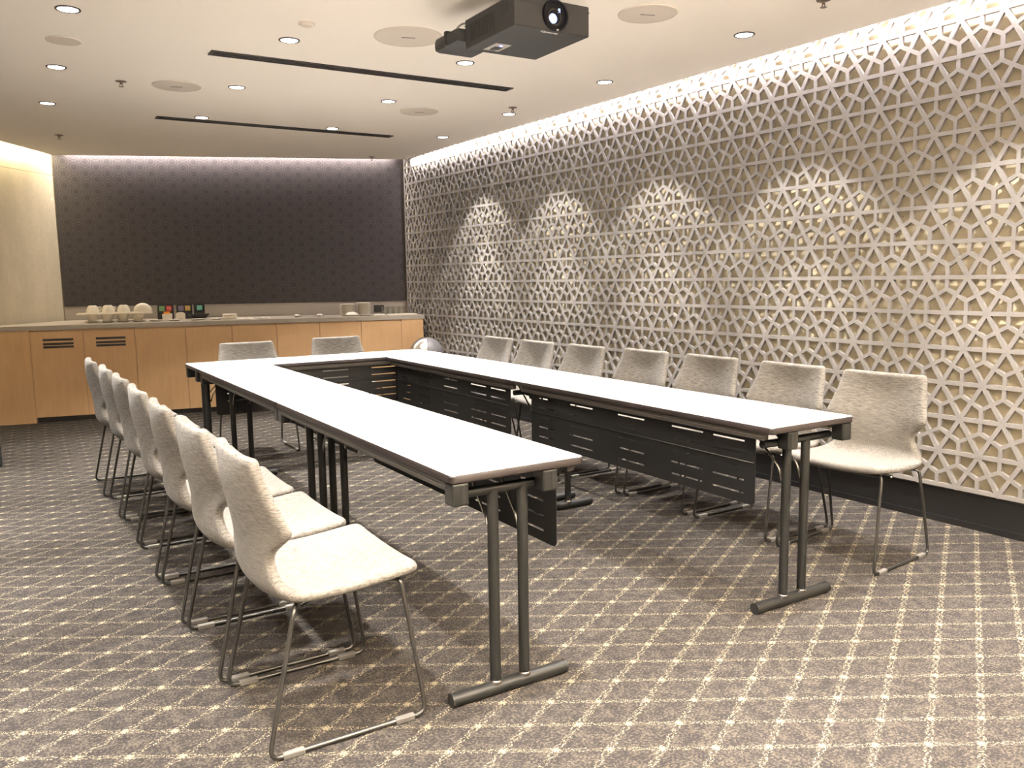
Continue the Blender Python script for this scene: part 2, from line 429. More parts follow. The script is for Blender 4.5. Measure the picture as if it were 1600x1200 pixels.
for r in range(0, 14):
    z = LZ0+LH*r
    for i in range(-8, 36):
        a = LY0+LS*(i+(0.5 if r % 2 else 0))
        cu = (a+LS/2, z+LH/3, True); cdn = (a+LS, z+2*LH/3, False)
        for c in (cu, cdn):
            if AMIN+0.08 < c[0] < AMAX-0.05 and c[1] < ZMAX: cells.append(c)
def vis_key(c):
    w = Vector((latx(c[0]), c[0], c[1])); v = w-CAM; zf = v.dot(fw)
    px, py = 800+F_PX*v.dot(r2)/zf, 600-F_PX*v.dot(u2)/zf
    return (0 if (-10 < px < 1620 and -10 < py < 1210 and c[1] < CEIL+0.05) else 1, v.length)
cells.sort(key=vis_key)
for c in cells[:300]: obj('hexagon_brace', bme[c[2]], screen, (c[0], 0, c[1]))
bm = bmesh.new()
for c in cells[300:]: brace_bm(bm, c[2], c[0], c[1])
st = obj('hexagon_braces_far', mesh('hexagon_braces_far', bm, M['lattice'], recalc=False), screen); st['kind'] = 'stuff'

# ------------------------------------------------------------------ ceiling fittings
def lamp_meshes():
    bm = bmesh.new(); lathe(bm, [(0.044, 0.010), (0.044, -0.002), (0.048, -0.005), (0.055, -0.004), (0.0555, 0.0), (0.0555, 0.004)], 28)
    ring = mesh('trim_ring', bm, M['trim'], 'auto')
    bm = bmesh.new(); lathe(bm, [(0.0, 0.0015), (0.030, 0.0012), (0.0445, 0.0)], 28); disc = mesh('diffuser', bm, M['lamp'], True)
    return ring, disc
ringm, discm = lamp_meshes()
seen = [(-0.672, 2.463), (-0.660, 3.656), (-0.659, 4.791), (0.366, 2.471), (0.382, 3.688), (0.388, 4.842), (1.406, 2.439), (1.427, 3.631),
        (1.433, 4.836), (2.438, 1.228), (2.442, 2.434), (2.434, 3.632), (2.452, 4.802)]
cols = [-0.66, 0.38, 1.42, 2.44]; rows = [1.23, 0.02, -1.19, -2.4]
rest = [(x, y) for x in cols for y in rows if (x, y) not in ((2.44, 1.23), (1.42, 1.23))] + [(-1.70, y) for y in (-2.4, -1.19, 0.02, 1.23, 2.45, 3.65)]
names = ['recessed downlight nearest the top left corner of the photo, in the leftmost row',
         'middle recessed downlight of the leftmost row, beside the small round ceiling speaker',
         'farthest recessed downlight of the leftmost row, behind a sprinkler head',
         'nearest recessed downlight of the second row, just behind the start of the nearer black slot',
         'recessed downlight of the second row between the two black ceiling slots',
         'recessed downlight touching the left part of the farther black ceiling slot',
         'recessed downlight partly tucked under the projector cable cover',
         'recessed downlight of the third row between the black slots, near a round speaker',
         'recessed downlight by the right part of the farther black ceiling slot',
         'nearest recessed downlight of the row along the lattice wall, right of the projector',
         'second recessed downlight of the row along the lattice wall',
         'third recessed downlight of the row along the lattice wall, behind a sprinkler head',
         'farthest recessed downlight of the row along the lattice wall']
def spot(x, y, parent=None):
    for (pw, ang, bl) in ((SPOT_W, 56, 0.45), (SPILL_W, 84, 0.16)):
        l = bpy.data.lights.new('downlight_beam', 'SPOT'); l.energy = pw; l.color = WARM
        l.spot_size = math.radians(ang); l.spot_blend = bl; l.shadow_soft_size = 0.035
        o = bpy.data.objects.new('downlight_beam', l); COL.objects.link(o)
        if parent: o.parent = parent; o.location = (0, 0, -0.012)
        else: o.location = (x, y, CEIL-0.012)
for i, (x, y) in enumerate(seen):
    t = thing('recessed_downlight', names[i], 'ceiling light', (x, y, CEIL), 0, 'recessed ceiling downlights')
    obj('trim_ring', ringm, t); obj('diffuser', discm, t, (0, 0, -0.003)); spot(x, y, t)
for x, y in rest: spot(x, y)          # the rows above and behind the camera

def speaker(x, y, r, label, logo=True):
    t = thing('ceiling_speaker', label, 'speaker', (x, y, CEIL), 0, 'round ceiling speakers')
    part('rim', lambda b: lathe(b, [(r-0.008, -0.004), (r-0.003, -0.006), (r, -0.003), (r, 0.002)], 40), M['grille'], t, 'auto')
    part('grille', lambda b: lathe(b, [(0.0, -0.006), (r*0.6, -0.0055), (r-0.006, -0.003)], 40), M['grille'], t, True)
    if logo: part('badge', lambda b: box(b, -0.036, 0.036, -0.005, 0.005, -0.0085, -0.0055), M['grey'], t, rz=-0.3)
speaker(0.890, 2.112, 0.180, 'largest round ceiling speaker grille, left of the projector')
speaker(0.035, 3.831, 0.150, 'round ceiling speaker grille left of the farther slot, beside a sprinkler head')
speaker(1.776, 3.861, 0.145, 'round ceiling speaker grille beyond the right end of the nearer black slot')
speaker(1.748, 1.205, 0.145, 'round ceiling speaker grille right of the projector')
speaker(-0.658, 3.035, 0.085, 'smallest round ceiling speaker between two downlights at upper left', False)
t = thing('smoke_detector', 'small flat round smoke detector on the ceiling above the nearer black slot', 'smoke detector', (0.355, 2.143, CEIL))
part('base', lambda b: lathe(b, [(0.042, 0.0), (0.042, -0.006), (0.034, -0.008)], 28), M['grille'], t, 'auto')
part('cap', lambda b: lathe(b, [(0.034, -0.008), (0.026, -0.016), (0.0, -0.017)], 28), M['grille'], t, 'auto')
for (x, y, lab) in ((-0.291, 3.864, 'sprinkler head at left of the nearer ceiling speakers'), (-0.515, 6.179, 'sprinkler head near the bright left concrete wall'),
                    (2.341, 6.209, 'sprinkler head close to the far right corner of the ceiling'), (2.334, 3.411, 'sprinkler head just in front of a downlight by the lattice wall'),
                    (2.342, 0.652, 'nearest sprinkler head, at the top edge of the photo')):
    t = thing('sprinkler_head', 'small dark metal '+lab, 'sprinkler', (x, y, CEIL), 0, 'ceiling sprinklers')
    part('escutcheon', lambda b: lathe(b, [(0.0, -0.008), (0.016, -0.007), (0.032, -0.003), (0.034, 0.0)], 20), M['spr'], t, 'auto')
    part('nozzle', lambda b: (tube(b, [(0, 0, -0.006), (0, 0, -0.020)], 0.006, 10), box(b, -0.009, -0.006, -0.002, 0.002, -0.032, -0.012), box(b, 0.006, 0.009, -0.002, 0.002, -0.032, -0.012)), M['spr'], t)
    part('deflector', lambda b: lathe(b, [(0.0, -0.030), (0.015, -0.032), (0.015, -0.034), (0.0, -0.034)], 16), M['spr'], t, 'auto')

def slot_diffuser(x0, x1, y0, y1, label):
    t = thing('slot_diffuser', label, 'air vent', ((x0+x1)/2, (y0+y1)/2, CEIL), 0, 'linear slot air diffusers')
    L, Wd = (x1-x0)/2, (y1-y0)/2
    part('backing', lambda b: box(b, -L, L, -Wd, Wd, -0.001, 0.0), M['slot'], t)
    for sy in (-1, 1): part('frame', lambda b: box(b, -L, L, sy*Wd-0.006, sy*Wd+0.006, -0.006, 0.0, 0.001), M['slotf'], t)
    for sx in (-1, 1): part('end_cap', lambda b: box(b, sx*L-0.02 if sx > 0 else sx*L, sx*L if sx > 0 else sx*L+0.02, -Wd, Wd, -0.0062, 0.0), M['slotf'], t)
    for k in (-1, 1): part('blade', lambda b: box(b, -L+0.01, L-0.01, k*Wd/3-0.004, k*Wd/3+0.004, -0.005, 0.0), M['slotf'], t)
slot_diffuser(0.05, 2.0, 2.862, 2.950, 'long black linear slot air diffuser in the ceiling, nearer of the two')
slot_diffuser(0.078, 2.03, 4.935, 5.025, 'long black linear slot air diffuser in the ceiling, farther of the two')

# ------------------------------------------------------------------ projector
PZ = 2.325
pj = thing('projector', 'charcoal ceiling projector with a glowing blue lens hanging from the ceiling', 'projector', (1.047, 1.213, CEIL))
PL_, PW_, PT = 0.192, 0.214, PZ+0.128-CEIL
b0 = PZ-CEIL
def casing(b):
    box(b, -PL_, PL_, -PW_, PW_, b0, PT, 0.006)
part('casing', casing, M['proj'], pj)
part('top_seam', lambda b: box(b, -PL_-0.001, PL_+0.001, -PW_-0.001, PW_+0.001, PT-0.028, PT-0.025), M['projv'], pj)
vent = part('side_vent', lambda b: box(b, -PL_-0.001, -PL_+0.004, -0.05, 0.165, b0+0.022, PT-0.03), M['projv'], pj)
for k in range(16): part('vent_fin', lambda b: box(b, -PL_-0.003, -PL_+0.002, -0.048+k*0.0135, -0.044+k*0.0135, b0+0.022, PT-0.03), M['proj'], vent)
part('side_port', lambda b: box(b, -PL_-0.0015, -PL_+0.003, -0.165, -0.10, b0+0.065, PT-0.02), M['projv'], pj)
lens = part('lens_barrel', lambda b: None, M['lens'], pj) if False else None
def lathe_y(bm, prof, seg, c):
    # lathe about -y
    rings = []
    for (r, y) in prof:
        rings.append([bm.verts.new((c[0]+r*math.cos(2*PI*k/seg), c[1]+y, c[2]+r*math.sin(2*PI*k/seg))) for k in range(seg)] if r > 1e-6 else [bm.verts.new((c[0], c[1]+y, c[2]))])
    for a, b in zip(rings, rings[1:]):
        for k in range(seg):
            k2 = (k+1) % seg
            if len(b) == 1: bm.faces.new((a[k], a[k2], b[0]))
            elif len(a) == 1: bm.faces.new((a[0], b[k2], b[k]))
            else: bm.faces.new((a[k], a[k2], b[k2], b[k]))
LC = (0.012, -PW_, b0+0.066)
lr = part('lens_ring', lambda b: lathe_y(b, [(0.066, 0.004), (0.066, -0.004), (0.062, -0.010), (0.055, -0.010), (0.050, -0.0015), (0.0, -0.0015)], 40, LC), M['lens'], pj, 'auto')
part('lens_glass', lambda b: lathe_y(b, [(0.021, -0.001), (0.017, -0.006), (0.009, -0.010), (0.0, -0.011)], 28, (LC[0]-0.012, LC[1], LC[2]-0.014)), M['lensg'], lr, True)
part('focus_lever', lambda b: box(b, 0.012, 0.022, -PW_-0.013, -PW_-0.009, LC[2]-0.064, LC[2]-0.057, 0.0015), M['pad'], lr)
part('lens_rim', lambda b: lathe_y(b, [(0.036, -0.001), (0.034, -0.006), (0.031, -0.006), (0.030, -0.001)], 32, (LC[0]-0.006, LC[1], LC[2]-0.008)), M['trim'], lr, 'auto')
part('painted_glint', lambda b: box(b, 0.026, 0.036, -PW_-0.004, -PW_-0.0012, LC[2]+0.012, LC[2]+0.030, 0.001), M['lensg'], lr)  # small glowing block standing in for a reflection on the lens
part('top_dial', lambda b: lathe(b, [(0.018, PT-0.002), (0.018, PT+0.010), (0.0, PT+0.010)], 16, (0.0, -PW_+0.05, 0)), M['proj'], pj, 'auto')
text_mesh('lettering', 'Optoma', 0.026, M['txt'], pj, Matrix.Translation((-0.005, -PW_+0.020, b0-0.0006)) @ Matrix.Rotation(PI, 4, 'X') @ Matrix.Rotation(0, 4, 'Z'))
pad = part('control_pad', lambda b: box(b, -0.125, -0.045, 0.05, 0.165, b0-0.0022, b0+0.002, 0.001), M['pad'], pj)
part('button', lambda b: box(b, -0.105, -0.065, 0.095, 0.135, b0-0.004, b0-0.002), M['projv'], pad)
part('button', lambda b: box(b, -0.100, -0.072, 0.145, 0.152, b0-0.004, b0-0.002), M['projv'], pad)
part('indicator', lambda b: lathe(b, [(0.0, b0-0.0045), (0.007, b0-0.004), (0.008, b0-0.002)], 12, (-0.085, 0.075, 0)), M['led'], pad, True)
part('mount_pole', lambda b: tube(b, [(0, 0, PT), (0, 0, -0.01)], 0.022, 16), M['black'], pj, 'auto')
part('mount_plate', lambda b: box(b, -0.12, 0.12, -0.12, 0.12, -0.012, 0.0, 0.002), M['black'], pj)
part('mount_arm', lambda b: (box(b, -0.15, 0.15, -0.02, 0.02, PT, PT+0.012), box(b, -0.02, 0.02, -0.15, 0.15, PT, PT+0.0125)), M['black'], pj)
cv = part('cable_cover', lambda b: box(b, -0.235, -0.02, PW_+0.0, PW_+0.24, b0+0.032, b0+0.098, 0.022), M['proj'], pj, 'auto')
part('cable_cover_rib', lambda b: box(b, -0.238, -0.10, PW_+0.10, PW_+0.125, b0+0.040, b0+0.104, 0.006), M['projv'], cv)
part('power_cable', lambda b: tube(b, fillet([(-0.14, PW_-0.002, b0+0.10), (-0.17, PW_+0.05, b0+0.135), (-0.20, PW_+0.07, b0+0.11), (-0.19, PW_+0.09, b0+0.07)], 0.03), 0.0045, 8), M['greyp'], pj, True)

# ------------------------------------------------------------------ cabinets and worktop
CA, CB = -0.21, 6.642                      # front face: y = CB + CA*x
cdir = Vector((1, CA, 0)).normalized(); CRZ = math.atan2(CA, 1); CORG = Vector((0, CB, 0)); KX = 1/math.cos(math.atan(CA))
def cl(x): return x*KX                     # local x along the front from world x
seams = [-0.851, -0.415, 0.022, 0.465, 0.889, 1.311, 1.729, 2.148, 2.568]
DT, DB, CT, CU = 0.855, 0.052, 0.910, 0.868
descr = ['with three slotted vents, next to the tall left end panel', 'with three slotted vents, second from the left', 'plain, right of the two vented ones',
         'plain, behind the left corner of the tables', 'plain, behind the left far chair', 'plain, between the two far chairs',
         'plain, behind the right far chair', 'plain, beside the right end panel']
back_d = 0.42
for i in range(8):
    x0, x1 = cl(seams[i]), cl(seams[i+1]); w = x1-x0
    c = thing('base_cabinet', 'maple base cabinet '+descr[i], 'cabinet', CORG+cdir*x0, CRZ, 'maple cabinets under the grey worktop')
    part('carcass', lambda b: box(b, 0.001, w-0.001, 0.019, back_d, 0.052, 0.866), M['maple'], c)
    part('plinth', lambda b: box(b, 0.001, w-0.001, 0.05, back_d, 0.0, 0.0515), M['base'], c)
    if i < 2:
        # door with three real slots
        def vdoor(b):
            s0, s1 = 0.105 if i == 0 else 0.105, w-0.085; hh = 0.011
            zc = [0.700+0.0085, 0.738, 0.776]; zs = [DB]
            for z in sorted(zc): zs += [z-hh, z+hh]
            zs.append(DT)
            xs = [0.0015, s0, s1, w-0.0015]
            for a in range(3):
                for k in range(len(zs)-1):
                    if a == 1 and k % 2 == 1: continue
                    box(b, xs[a], xs[a+1], 0, 0.018, zs[k], zs[k+1])
        dr = part('door', vdoor, M['maple'], c)
        for z in (0.7085, 0.738, 0.776):
            part('vent_slot', lambda b: box(b, 0.105, w-0.085, 0.010, 0.0185, z-0.0108, z+0.0108), M['slot'], dr)
    else:
        part('door', lambda b: box(b, 0.0015, w-0.0015, 0, 0.018, DB, DT, 0.001), M['maple'], c)
lx0, lx1 = cl(-1.33), cl(-0.851)
tag(part('end_panel', lambda b: box(b, lx0+0.15, lx1-0.001, 0.0, 0.06, 0.0, CU-0.001), M['maple'], loc=CORG, rz=CRZ), 'plain maple end panel reaching the floor at the far left', 'cabinet panel')
rx0, rx1 = cl(2.568), cl(2.800)
tag(part('end_panel', lambda b: box(b, rx0+0.001, rx1, 0.0, 0.06, 0.0, CU-0.001), M['maple'], loc=CORG, rz=CRZ), 'plain maple end panel beside the lattice wall', 'cabinet panel')
def wt(b):
    f0 = CORG+cdir*cl(-1.345)-Vector((0, 0.006, 0)); f1 = CORG+cdir*(rx1+0.012)-Vector((0, 0.006, 0))
    r1 = Vector((latx(6.42)-0.005, 6.50, 0)); r2_ = CNR_R+Vector((-0.045, 0.0, 0)); 
    c0 = CNR+fd*0.05-fn_*0.012+ln*0.02
    l0 = CNR+WLD*1.36+ln*0.004
    prism(b, [(v.x, v.y) for v in (f0, f1, r2_, c0, l0)], CU, CT)
tag(part('worktop', wt, M['stone']), 'long grey stone worktop running over the maple cabinets', 'worktop')
# socket on the strip below the panel
so = thing('power_outlet', 'black double power outlet on the grey strip behind the glasses', 'outlet', (CNR.x, CNR.y, 0), FRZ)
ox = (Vector((2.567, 6.707, 0))-CNR).dot(fd)
part('plate', lambda b: box(b, ox-0.056, ox+0.056, 0.008, 0.02, 0.930, 1.008, 0.002), M['slot'], so)
for k in (-1, 1): part('socket', lambda b: box(b, ox+k*0.028-0.018, ox+k*0.028+0.018, 0.005, 0.009, 0.948, 0.990, 0.001), M['projv'], so)

# ------------------------------------------------------------------ things on the worktop
def on(x, y): return (x, y, CT)
def cup_bm(b, r=0.043, h=0.070, inv=False):
    p = [(0.0, 0.0), (r*0.55, 0.0), (r*0.72, 0.012), (r*0.93, h*0.55), (r, h), (r-0.004, h), (r*0.86, h*0.5), (r*0.6, 0.014), (0.0, 0.010)]
    if inv: p = [(q[0], h-q[1]) for q in p]
    lathe(b, p, 20)
bm = bmesh.new(); cup_bm(bm, 0.056, 0.072); cup_me = mesh('cup', bm, M['ceram'], 'auto')
bm = bmesh.new(); cup_bm(bm, 0.060, 0.080, True); icup_me = mesh('upturned_cup', bm, M['ceram'], 'auto')
bm = bmesh.new(); lathe(bm, [(0.0, 0.003), (0.03, 0.003), (0.034, 0.0), (0.045, 0.003), (0.068, 0.014), (0.070, 0.017), (0.045, 0.008), (0.0, 0.0065)], 24); sau_me = mesh('saucer', bm, M['ceram'], 'auto')
bm = bmesh.new(); tube(bm, [(0.040, 0, 0.055), (0.058, 0, 0.054), (0.062, 0, 0.038), (0.055, 0, 0.022), (0.037, 0, 0.020)], 0.005, 6); han_me = mesh('handle', bm, M['ceram'], True)
cupx = [-0.300, -0.165, -0.030, 0.105]; cn = ['leftmost', 'second from left', 'third from left', 'rightmost']
def cy(x): return 7.055+CA*(x+0.3)
for k, x in enumerate(cupx):
    s = tag(obj('saucer', sau_me, None, on(x, cy(x))), 'white saucer under a cup at left on the worktop, '+cn[k]+' of four', 'saucer', 'saucers under the white cups')
    c = thing('cup', 'white cup on a saucer at left on the worktop, '+cn[k]+' of four', 'cup', (x, cy(x), CT+0.0085), 0.9+k, 'white cups in the lower tier')
    obj('bowl', cup_me, c); obj('handle', han_me, c, (0.010, 0, 0))
TZ = CT+0.0085+0.0725
t = thing('serving_tray', 'white tray lying across the four cups at left on the worktop', 'tray', (-0.095, cy(-0.095), TZ), math.atan(CA))
part('plate', lambda b: box(b, -0.325, 0.325, -0.075, 0.075, 0.0, 0.008, 0.003), M['ceram'], t)
part('rim', lambda b: (box(b, -0.335, 0.335, -0.085, -0.074, 0.0, 0.016, 0.003), box(b, -0.335, 0.335, 0.074, 0.085, 0.0, 0.016, 0.003), box(b, -0.335, -0.324, -0.075, 0.075, 0.0, 0.016, 0.003), box(b, 0.324, 0.335, -0.075, 0.075, 0.0, 0.016, 0.003)), M['ceram'], t)
for k, x in enumerate([-0.290, -0.155, -0.020]):
    c = thing('upturned_cup', 'white upturned cup on the tray above the cups, '+['leftmost', 'middle', 'rightmost'][k]+' of three', 'cup', (x, cy(x)+0.0, TZ+0.0085), 0.5*k, 'upturned cups on the tray')
    obj('bowl', icup_me, c); 
    h = obj('handle', han_me, c, (0.012, 0, 0.006))
c = thing('bread_basket', 'long white covered dish at the right end of the tray of cups', 'dish', (0.150, cy(0.150), TZ+0.0180), math.atan(CA))
def loaf(b):
    bmesh.ops.create_uvsphere(b, u_segments=20, v_segments=10, radius=1.0)
    for v in b.verts: v.co = Vector((v.co.x*0.085, v.co.y*0.055, max(v.co.z, -0.1)*0.078+0.008))
part('cover', loaf, M['ceram'], c, True)
0 and part('knob', lambda b: lathe(b, [(0.0, 0.088), (0.008, 0.090), (0.010, 0.096), (0.0, 0.100)], 10), M['ceram'], c, True)
# tea boxes
def tea(x0, x1, yb, h, labels, lab, rz=math.atan(CA)):
    w = (x1-x0)*KX
    t = thing('tea_box', lab, 'tea box', (x0, yb, CT), rz, 'black tea boxes at the back of the worktop')
    part('back_board', lambda b: box(b, 0, w, 0.045, 0.06, 0, h), M['projv'], t)
    part('tray_front', lambda b: (box(b, 0, w, -0.012, 0.0, 0, h*0.42), box(b, 0, w, 0.0, 0.045, 0.0, 0.006)), M['projv'], t)
    for xx in (0.0, w-0.006): part('side_board', lambda b: box(b, xx, xx+0.006, 0.0, 0.045, 0, h*0.92), M['projv'], t)
    for (cx, mk, s) in labels:
        lb = part('coloured_label', lambda b: box(b, cx-0.027, cx+0.027, 0.040, 0.0448, h*0.50, h*0.50+0.054, 0.001), M[mk], t)
        lb['label'] = mk+' square label'
        if s: text_mesh('lettering', s, 0.034, M['txt'], lb, Matrix.Translation((cx, 0.0396, h*0.50+0.027)) @ Matrix.Rotation(PI/2, 4, 'X'))
tea(0.335, 0.488, 7.30, 0.168, [(0.042, 'green', ''), (0.110, 'red', 'T2')], 'black tea box with green and red square labels, leftmost of three')
tea(0.515, 0.668, 7.262, 0.166, [(0.045, 'purple', ''), (0.112, 'yellow', 'T2')], 'black tea box with purple and yellow square labels, middle of three')
tea(0.684, 0.790, 7.226, 0.166, [(0.058, 'teal', '')], 'black tea box with one teal square label, rightmost of three')
def holder(x, y, lab, orange):
    t = thing('sachet_holder', lab, 'holder', (x, y, CT), math.atan(CA))
    def body(b):
        w, dp, h = 0.045, 0.030, 0.078
        prof = [(-w, 0), (w, 0), (w, h*0.72)]+[(w*math.cos(a), h*0.72+h*0.28*math.sin(a)) for a in (0.4, 0.8, 1.2, 1.57, 1.95, 2.35, 2.75)]+[(-w, h*0.72)]
        if orange: prof = [(-w, 0), (w, 0), (w*1.05, h*0.86), (-w*1.05, h*0.80)]
        lo = [b.verts.new((p[0], -dp, p[1])) for p in prof]; hi = [b.verts.new((p[0], dp, p[1])) for p in prof]
        b.faces.new(lo); b.faces.new(hi[::-1])
        for k in range(len(prof)): b.faces.new((lo[k], hi[k], hi[(k+1) % len(prof)], lo[(k+1) % len(prof)]))
    part('body', body, M['ceram'], t)
    if orange:
        for k in range(5): part('sachet', lambda b: box(b, -0.032, 0.028, -0.020+k*0.009, -0.016+k*0.009, 0.045, 0.080+0.004*(k % 3)), M['orange'], t)
    else: part('slot', lambda b: box(b, -0.022, 0.022, -0.0308, -0.0295, 0.012, 0.016), M['pad'], t)
holder(0.392, 7.065, 'white sachet holder with orange sachets in front of the red label', True)
holder(0.516, 7.042, 'white rounded sachet holder in front of the purple label', False)
t = thing('black_bowl', 'black boat-shaped bowl in front of the rightmost tea box', 'bowl', (0.700, 7.050, CT), math.atan(CA))
def boat(b):
    rings = []
    for (sx, sy, z) in ((0.055, 0.04, 0.0), (0.085, 0.055, 0.022), (0.105, 0.066, 0.050), (0.100, 0.061, 0.050), (0.075, 0.046, 0.018), (0.001, 0.001, 0.014)):
        rings.append([b.verts.new((sx*math.cos(2*PI*k/20), sy*math.sin(2*PI*k/20), z+(0.006 if math.cos(2*PI*k/20) > 0.6 and z > 0.03 else 0))) for k in range(20)])
    b.faces.new(rings[0][::-1])
    for p, q in zip(rings, rings[1:]):
        for k in range(20): b.faces.new((p[k], p[(k+1) % 20], q[(k+1) % 20], q[k]))
part('bowl', boat, M['slot'], t, 'auto')
def plate_bm(b, r=0.07): lathe(b, [(0.0, 0.0), (r*0.6, 0.0), (r*0.7, 0.003), (r, 0.011), (r, 0.0135), (r*0.68, 0.0065), (0.0, 0.004)], 28)
for (x, y, r, lab) in ((0.258, 6.90, 0.062, 'small flat white plate beside the stacked cups'), (0.425, 6.86, 0.065, 'small flat white plate in front of the sachet holders'),
                       (0.640, 6.815, 0.082, 'flat white plate in front of the black bowl'), (0.812, 6.78, 0.060, 'small flat white plate left of the folded towel')):
    tag(part('plate', lambda b: plate_bm(b, r), M['ceram'], None, 'auto', on(x, y)), lab, 'plate', 'single white plates along the worktop front')
t = thing('folded_towel', 'folded white towel in the middle of the worktop', 'towel', on(0.945, 6.755), math.atan(CA))
for k in range(3): part('fold', lambda b: box(b, -0.078+0.004*k, 0.080-0.006*k, -0.045, 0.045, 0.001+k*0.018, 0.018+k*0.018, 0.008), M['paperw'], t, 'auto')
def napkin(x, y, w, lab, seed):
    rnd = random.Random(seed)
    def nb(b):
        n = 7; g = [[b.verts.new((w*(i/(n-1)-0.5), 0.10*(j/3-0.5), 0.004+0.012*rnd.random()*(0 < i < n-1))) for j in range(4)] for i in range(n)]
        g2 = [[b.verts.new((v.co.x, v.co.y, 0.0)) for v in r] for r in g]
        for i in range(n-1):
            for j in range(3):
                b.faces.new((g[i][j], g[i+1][j], g[i+1][j+1], g[i][j+1])); b.faces.new((g2[i][j], g2[i][j+1], g2[i+1][j+1], g2[i+1][j]))
        for i in range(n-1):
            b.faces.new((g[i][0], g2[i][0], g2[i+1][0], g[i+1][0])); b.faces.new((g[i][3], g[i+1][3], g2[i+1][3], g2[i][3]))
        for j in range(3):
            b.faces.new((g[0][j], g[0][j+1], g2[0][j+1], g2[0][j])); b.faces.new((g[-1][j], g2[-1][j], g2[-1][j+1], g[-1][j+1]))
    tag(part('napkin', nb, M['paperw'], None, True, on(x, y), math.atan(CA)), lab, 'napkin', 'crumpled white napkins')
napkin(1.075, 6.672, 0.19, 'crumpled white napkin right of the folded towel', 1)
napkin(1.255, 6.636, 0.14, 'flat white napkin at the right end of the middle group', 2)
napkin(2.425, 6.338, 0.13, 'crumpled white napkin in front of the power outlet', 3)
def spoon(x, y, rz, L, lab):
    t = thing('serving_spoon', lab, 'spoon', on(x, y), rz, 'steel serving spoons')
    part('handle', lambda b: tube(b, [(-L/2, 0, 0.006), (0, 0, 0.012), (L/2-0.03, 0, 0.010)], 0.004, 6), M['steel'], t, True)
    def bw(b):
        bmesh.ops.create_uvsphere(b, u_segments=14, v_segments=8, radius=1.0)
        for v in b.verts: v.co = Vector((L/2+v.co.x*0.036, v.co.y*0.024, 0.017+v.co.z*0.016))
    part('spoon_bowl', bw, M['steel'], t, True)
spoon(1.680, 6.545, PI-0.3, 0.19, 'steel serving spoon lying on the worktop, larger of two')
spoon(1.890, 6.502, PI-0.35, 0.15, 'steel serving spoon lying on the worktop, smaller, left of the plate stacks')
nth = ['', 'second', 'third', 'fourth', 'fifth', 'sixth', 'seventh', 'eighth', 'ninth', 'tenth', 'eleventh', 'twelfth', 'thirteenth']
bm = bmesh.new(); plate_bm(bm, 0.078); pl_me = mesh('plate', bm, M['ceram'], 'auto')
for s, (x, y, n) in enumerate(((2.136, 6.550, 12), (2.305, 6.515, 13))):
    for k in range(n):
        lab = ('topmost' if k == n-1 else 'lowest' if k == 0 else nth[n-1-k]+' from the top')+' white plate of the '+('left' if s == 0 else 'right')+' plate stack on the worktop'
        tag(obj('stacked_plate', pl_me, None, (x+random.uniform(-.002, .002), y+random.uniform(-.002, .002), CT+k*0.0102)), lab, 'plate', ('left' if s == 0 else 'right')+' stack of white plates')
t = thing('oval_dish', 'oval white dish of napkins in front of the left plate stack', 'dish', on(2.128, 6.400), math.atan(CA))
def oval(b):
    rings = []
    for (sx, sy, z) in ((0.05, 0.035, 0.0), (0.088, 0.06, 0.014), (0.085, 0.057, 0.016), (0.05, 0.035, 0.008)):
        rings.append([b.verts.new((sx*math.cos(2*PI*k/24), sy*math.sin(2*PI*k/24), z)) for k in range(24)])
    b.faces.new(rings[0][::-1]); b.faces.new(rings[-1])
    for p, q in zip(rings, rings[1:]):
        for k in range(24): b.faces.new((p[k], p[(k+1) % 24], q[(k+1) % 24], q[k]))
part('dish', oval, M['ceram'], t, 'auto')
def heap(b):
    bmesh.ops.create_uvsphere(b, u_segments=18, v_segments=9, radius=1.0)
    rnd = random.Random(5)
    for v in b.verts: v.co = Vector((v.co.x*0.066, v.co.y*0.044, 0.016+max(v.co.z, -0.05)*0.027*rnd.uniform(0.8, 1.15)))
part('napkin_heap', heap, M['paperw'], t, True)
tag(part('plate', lambda b: plate_bm(b, 0.070), M['ceram'], None, 'auto', on(2.290, 6.368)), 'flat white plate in front of the right plate stack', 'plate', 'single white plates along the worktop front')
t = thing('glass_tray', 'long white tray in front of the drinking glasses', 'tray', on(2.640, 6.243), math.atan(CA)+0.08)
part('plate', lambda b: box(b, -0.150, 0.150, -0.045, 0.045, 0.0, 0.006, 0.002), M['ceram'], t)
part('rim', lambda b: (box(b, -0.155, 0.155, -0.052, -0.044, 0, 0.014, 0.002), box(b, -0.155, 0.155, 0.044, 0.052, 0, 0.014, 0.002)), M['ceram'], t)
bm = bmesh.new(); lathe(bm, [(0.0, 0.0), (0.025, 0.0), (0.027, 0.004), (0.029, 0.088), (0.0272, 0.088), (0.0252, 0.010), (0.0, 0.008)], 18); gl_me = mesh('drinking_glass', bm, M['glass'], 'auto')
gn = ['leftmost', 'second from left', 'third from left', 'rightmost']
for row, dy in ((0, 0.0), (1, 0.075)):
    for k in range(4):
        x = 2.505+k*0.0625+row*0.02; y = 6.372+dy+CA*(x-2.6)
        tag(obj('drinking_glass', gl_me, None, on(x, y)), 'clear drinking glass by the lattice wall, '+gn[k]+' in the '+('front' if row == 0 else 'rear')+' row', 'glass', 'drinking glasses on the worktop')

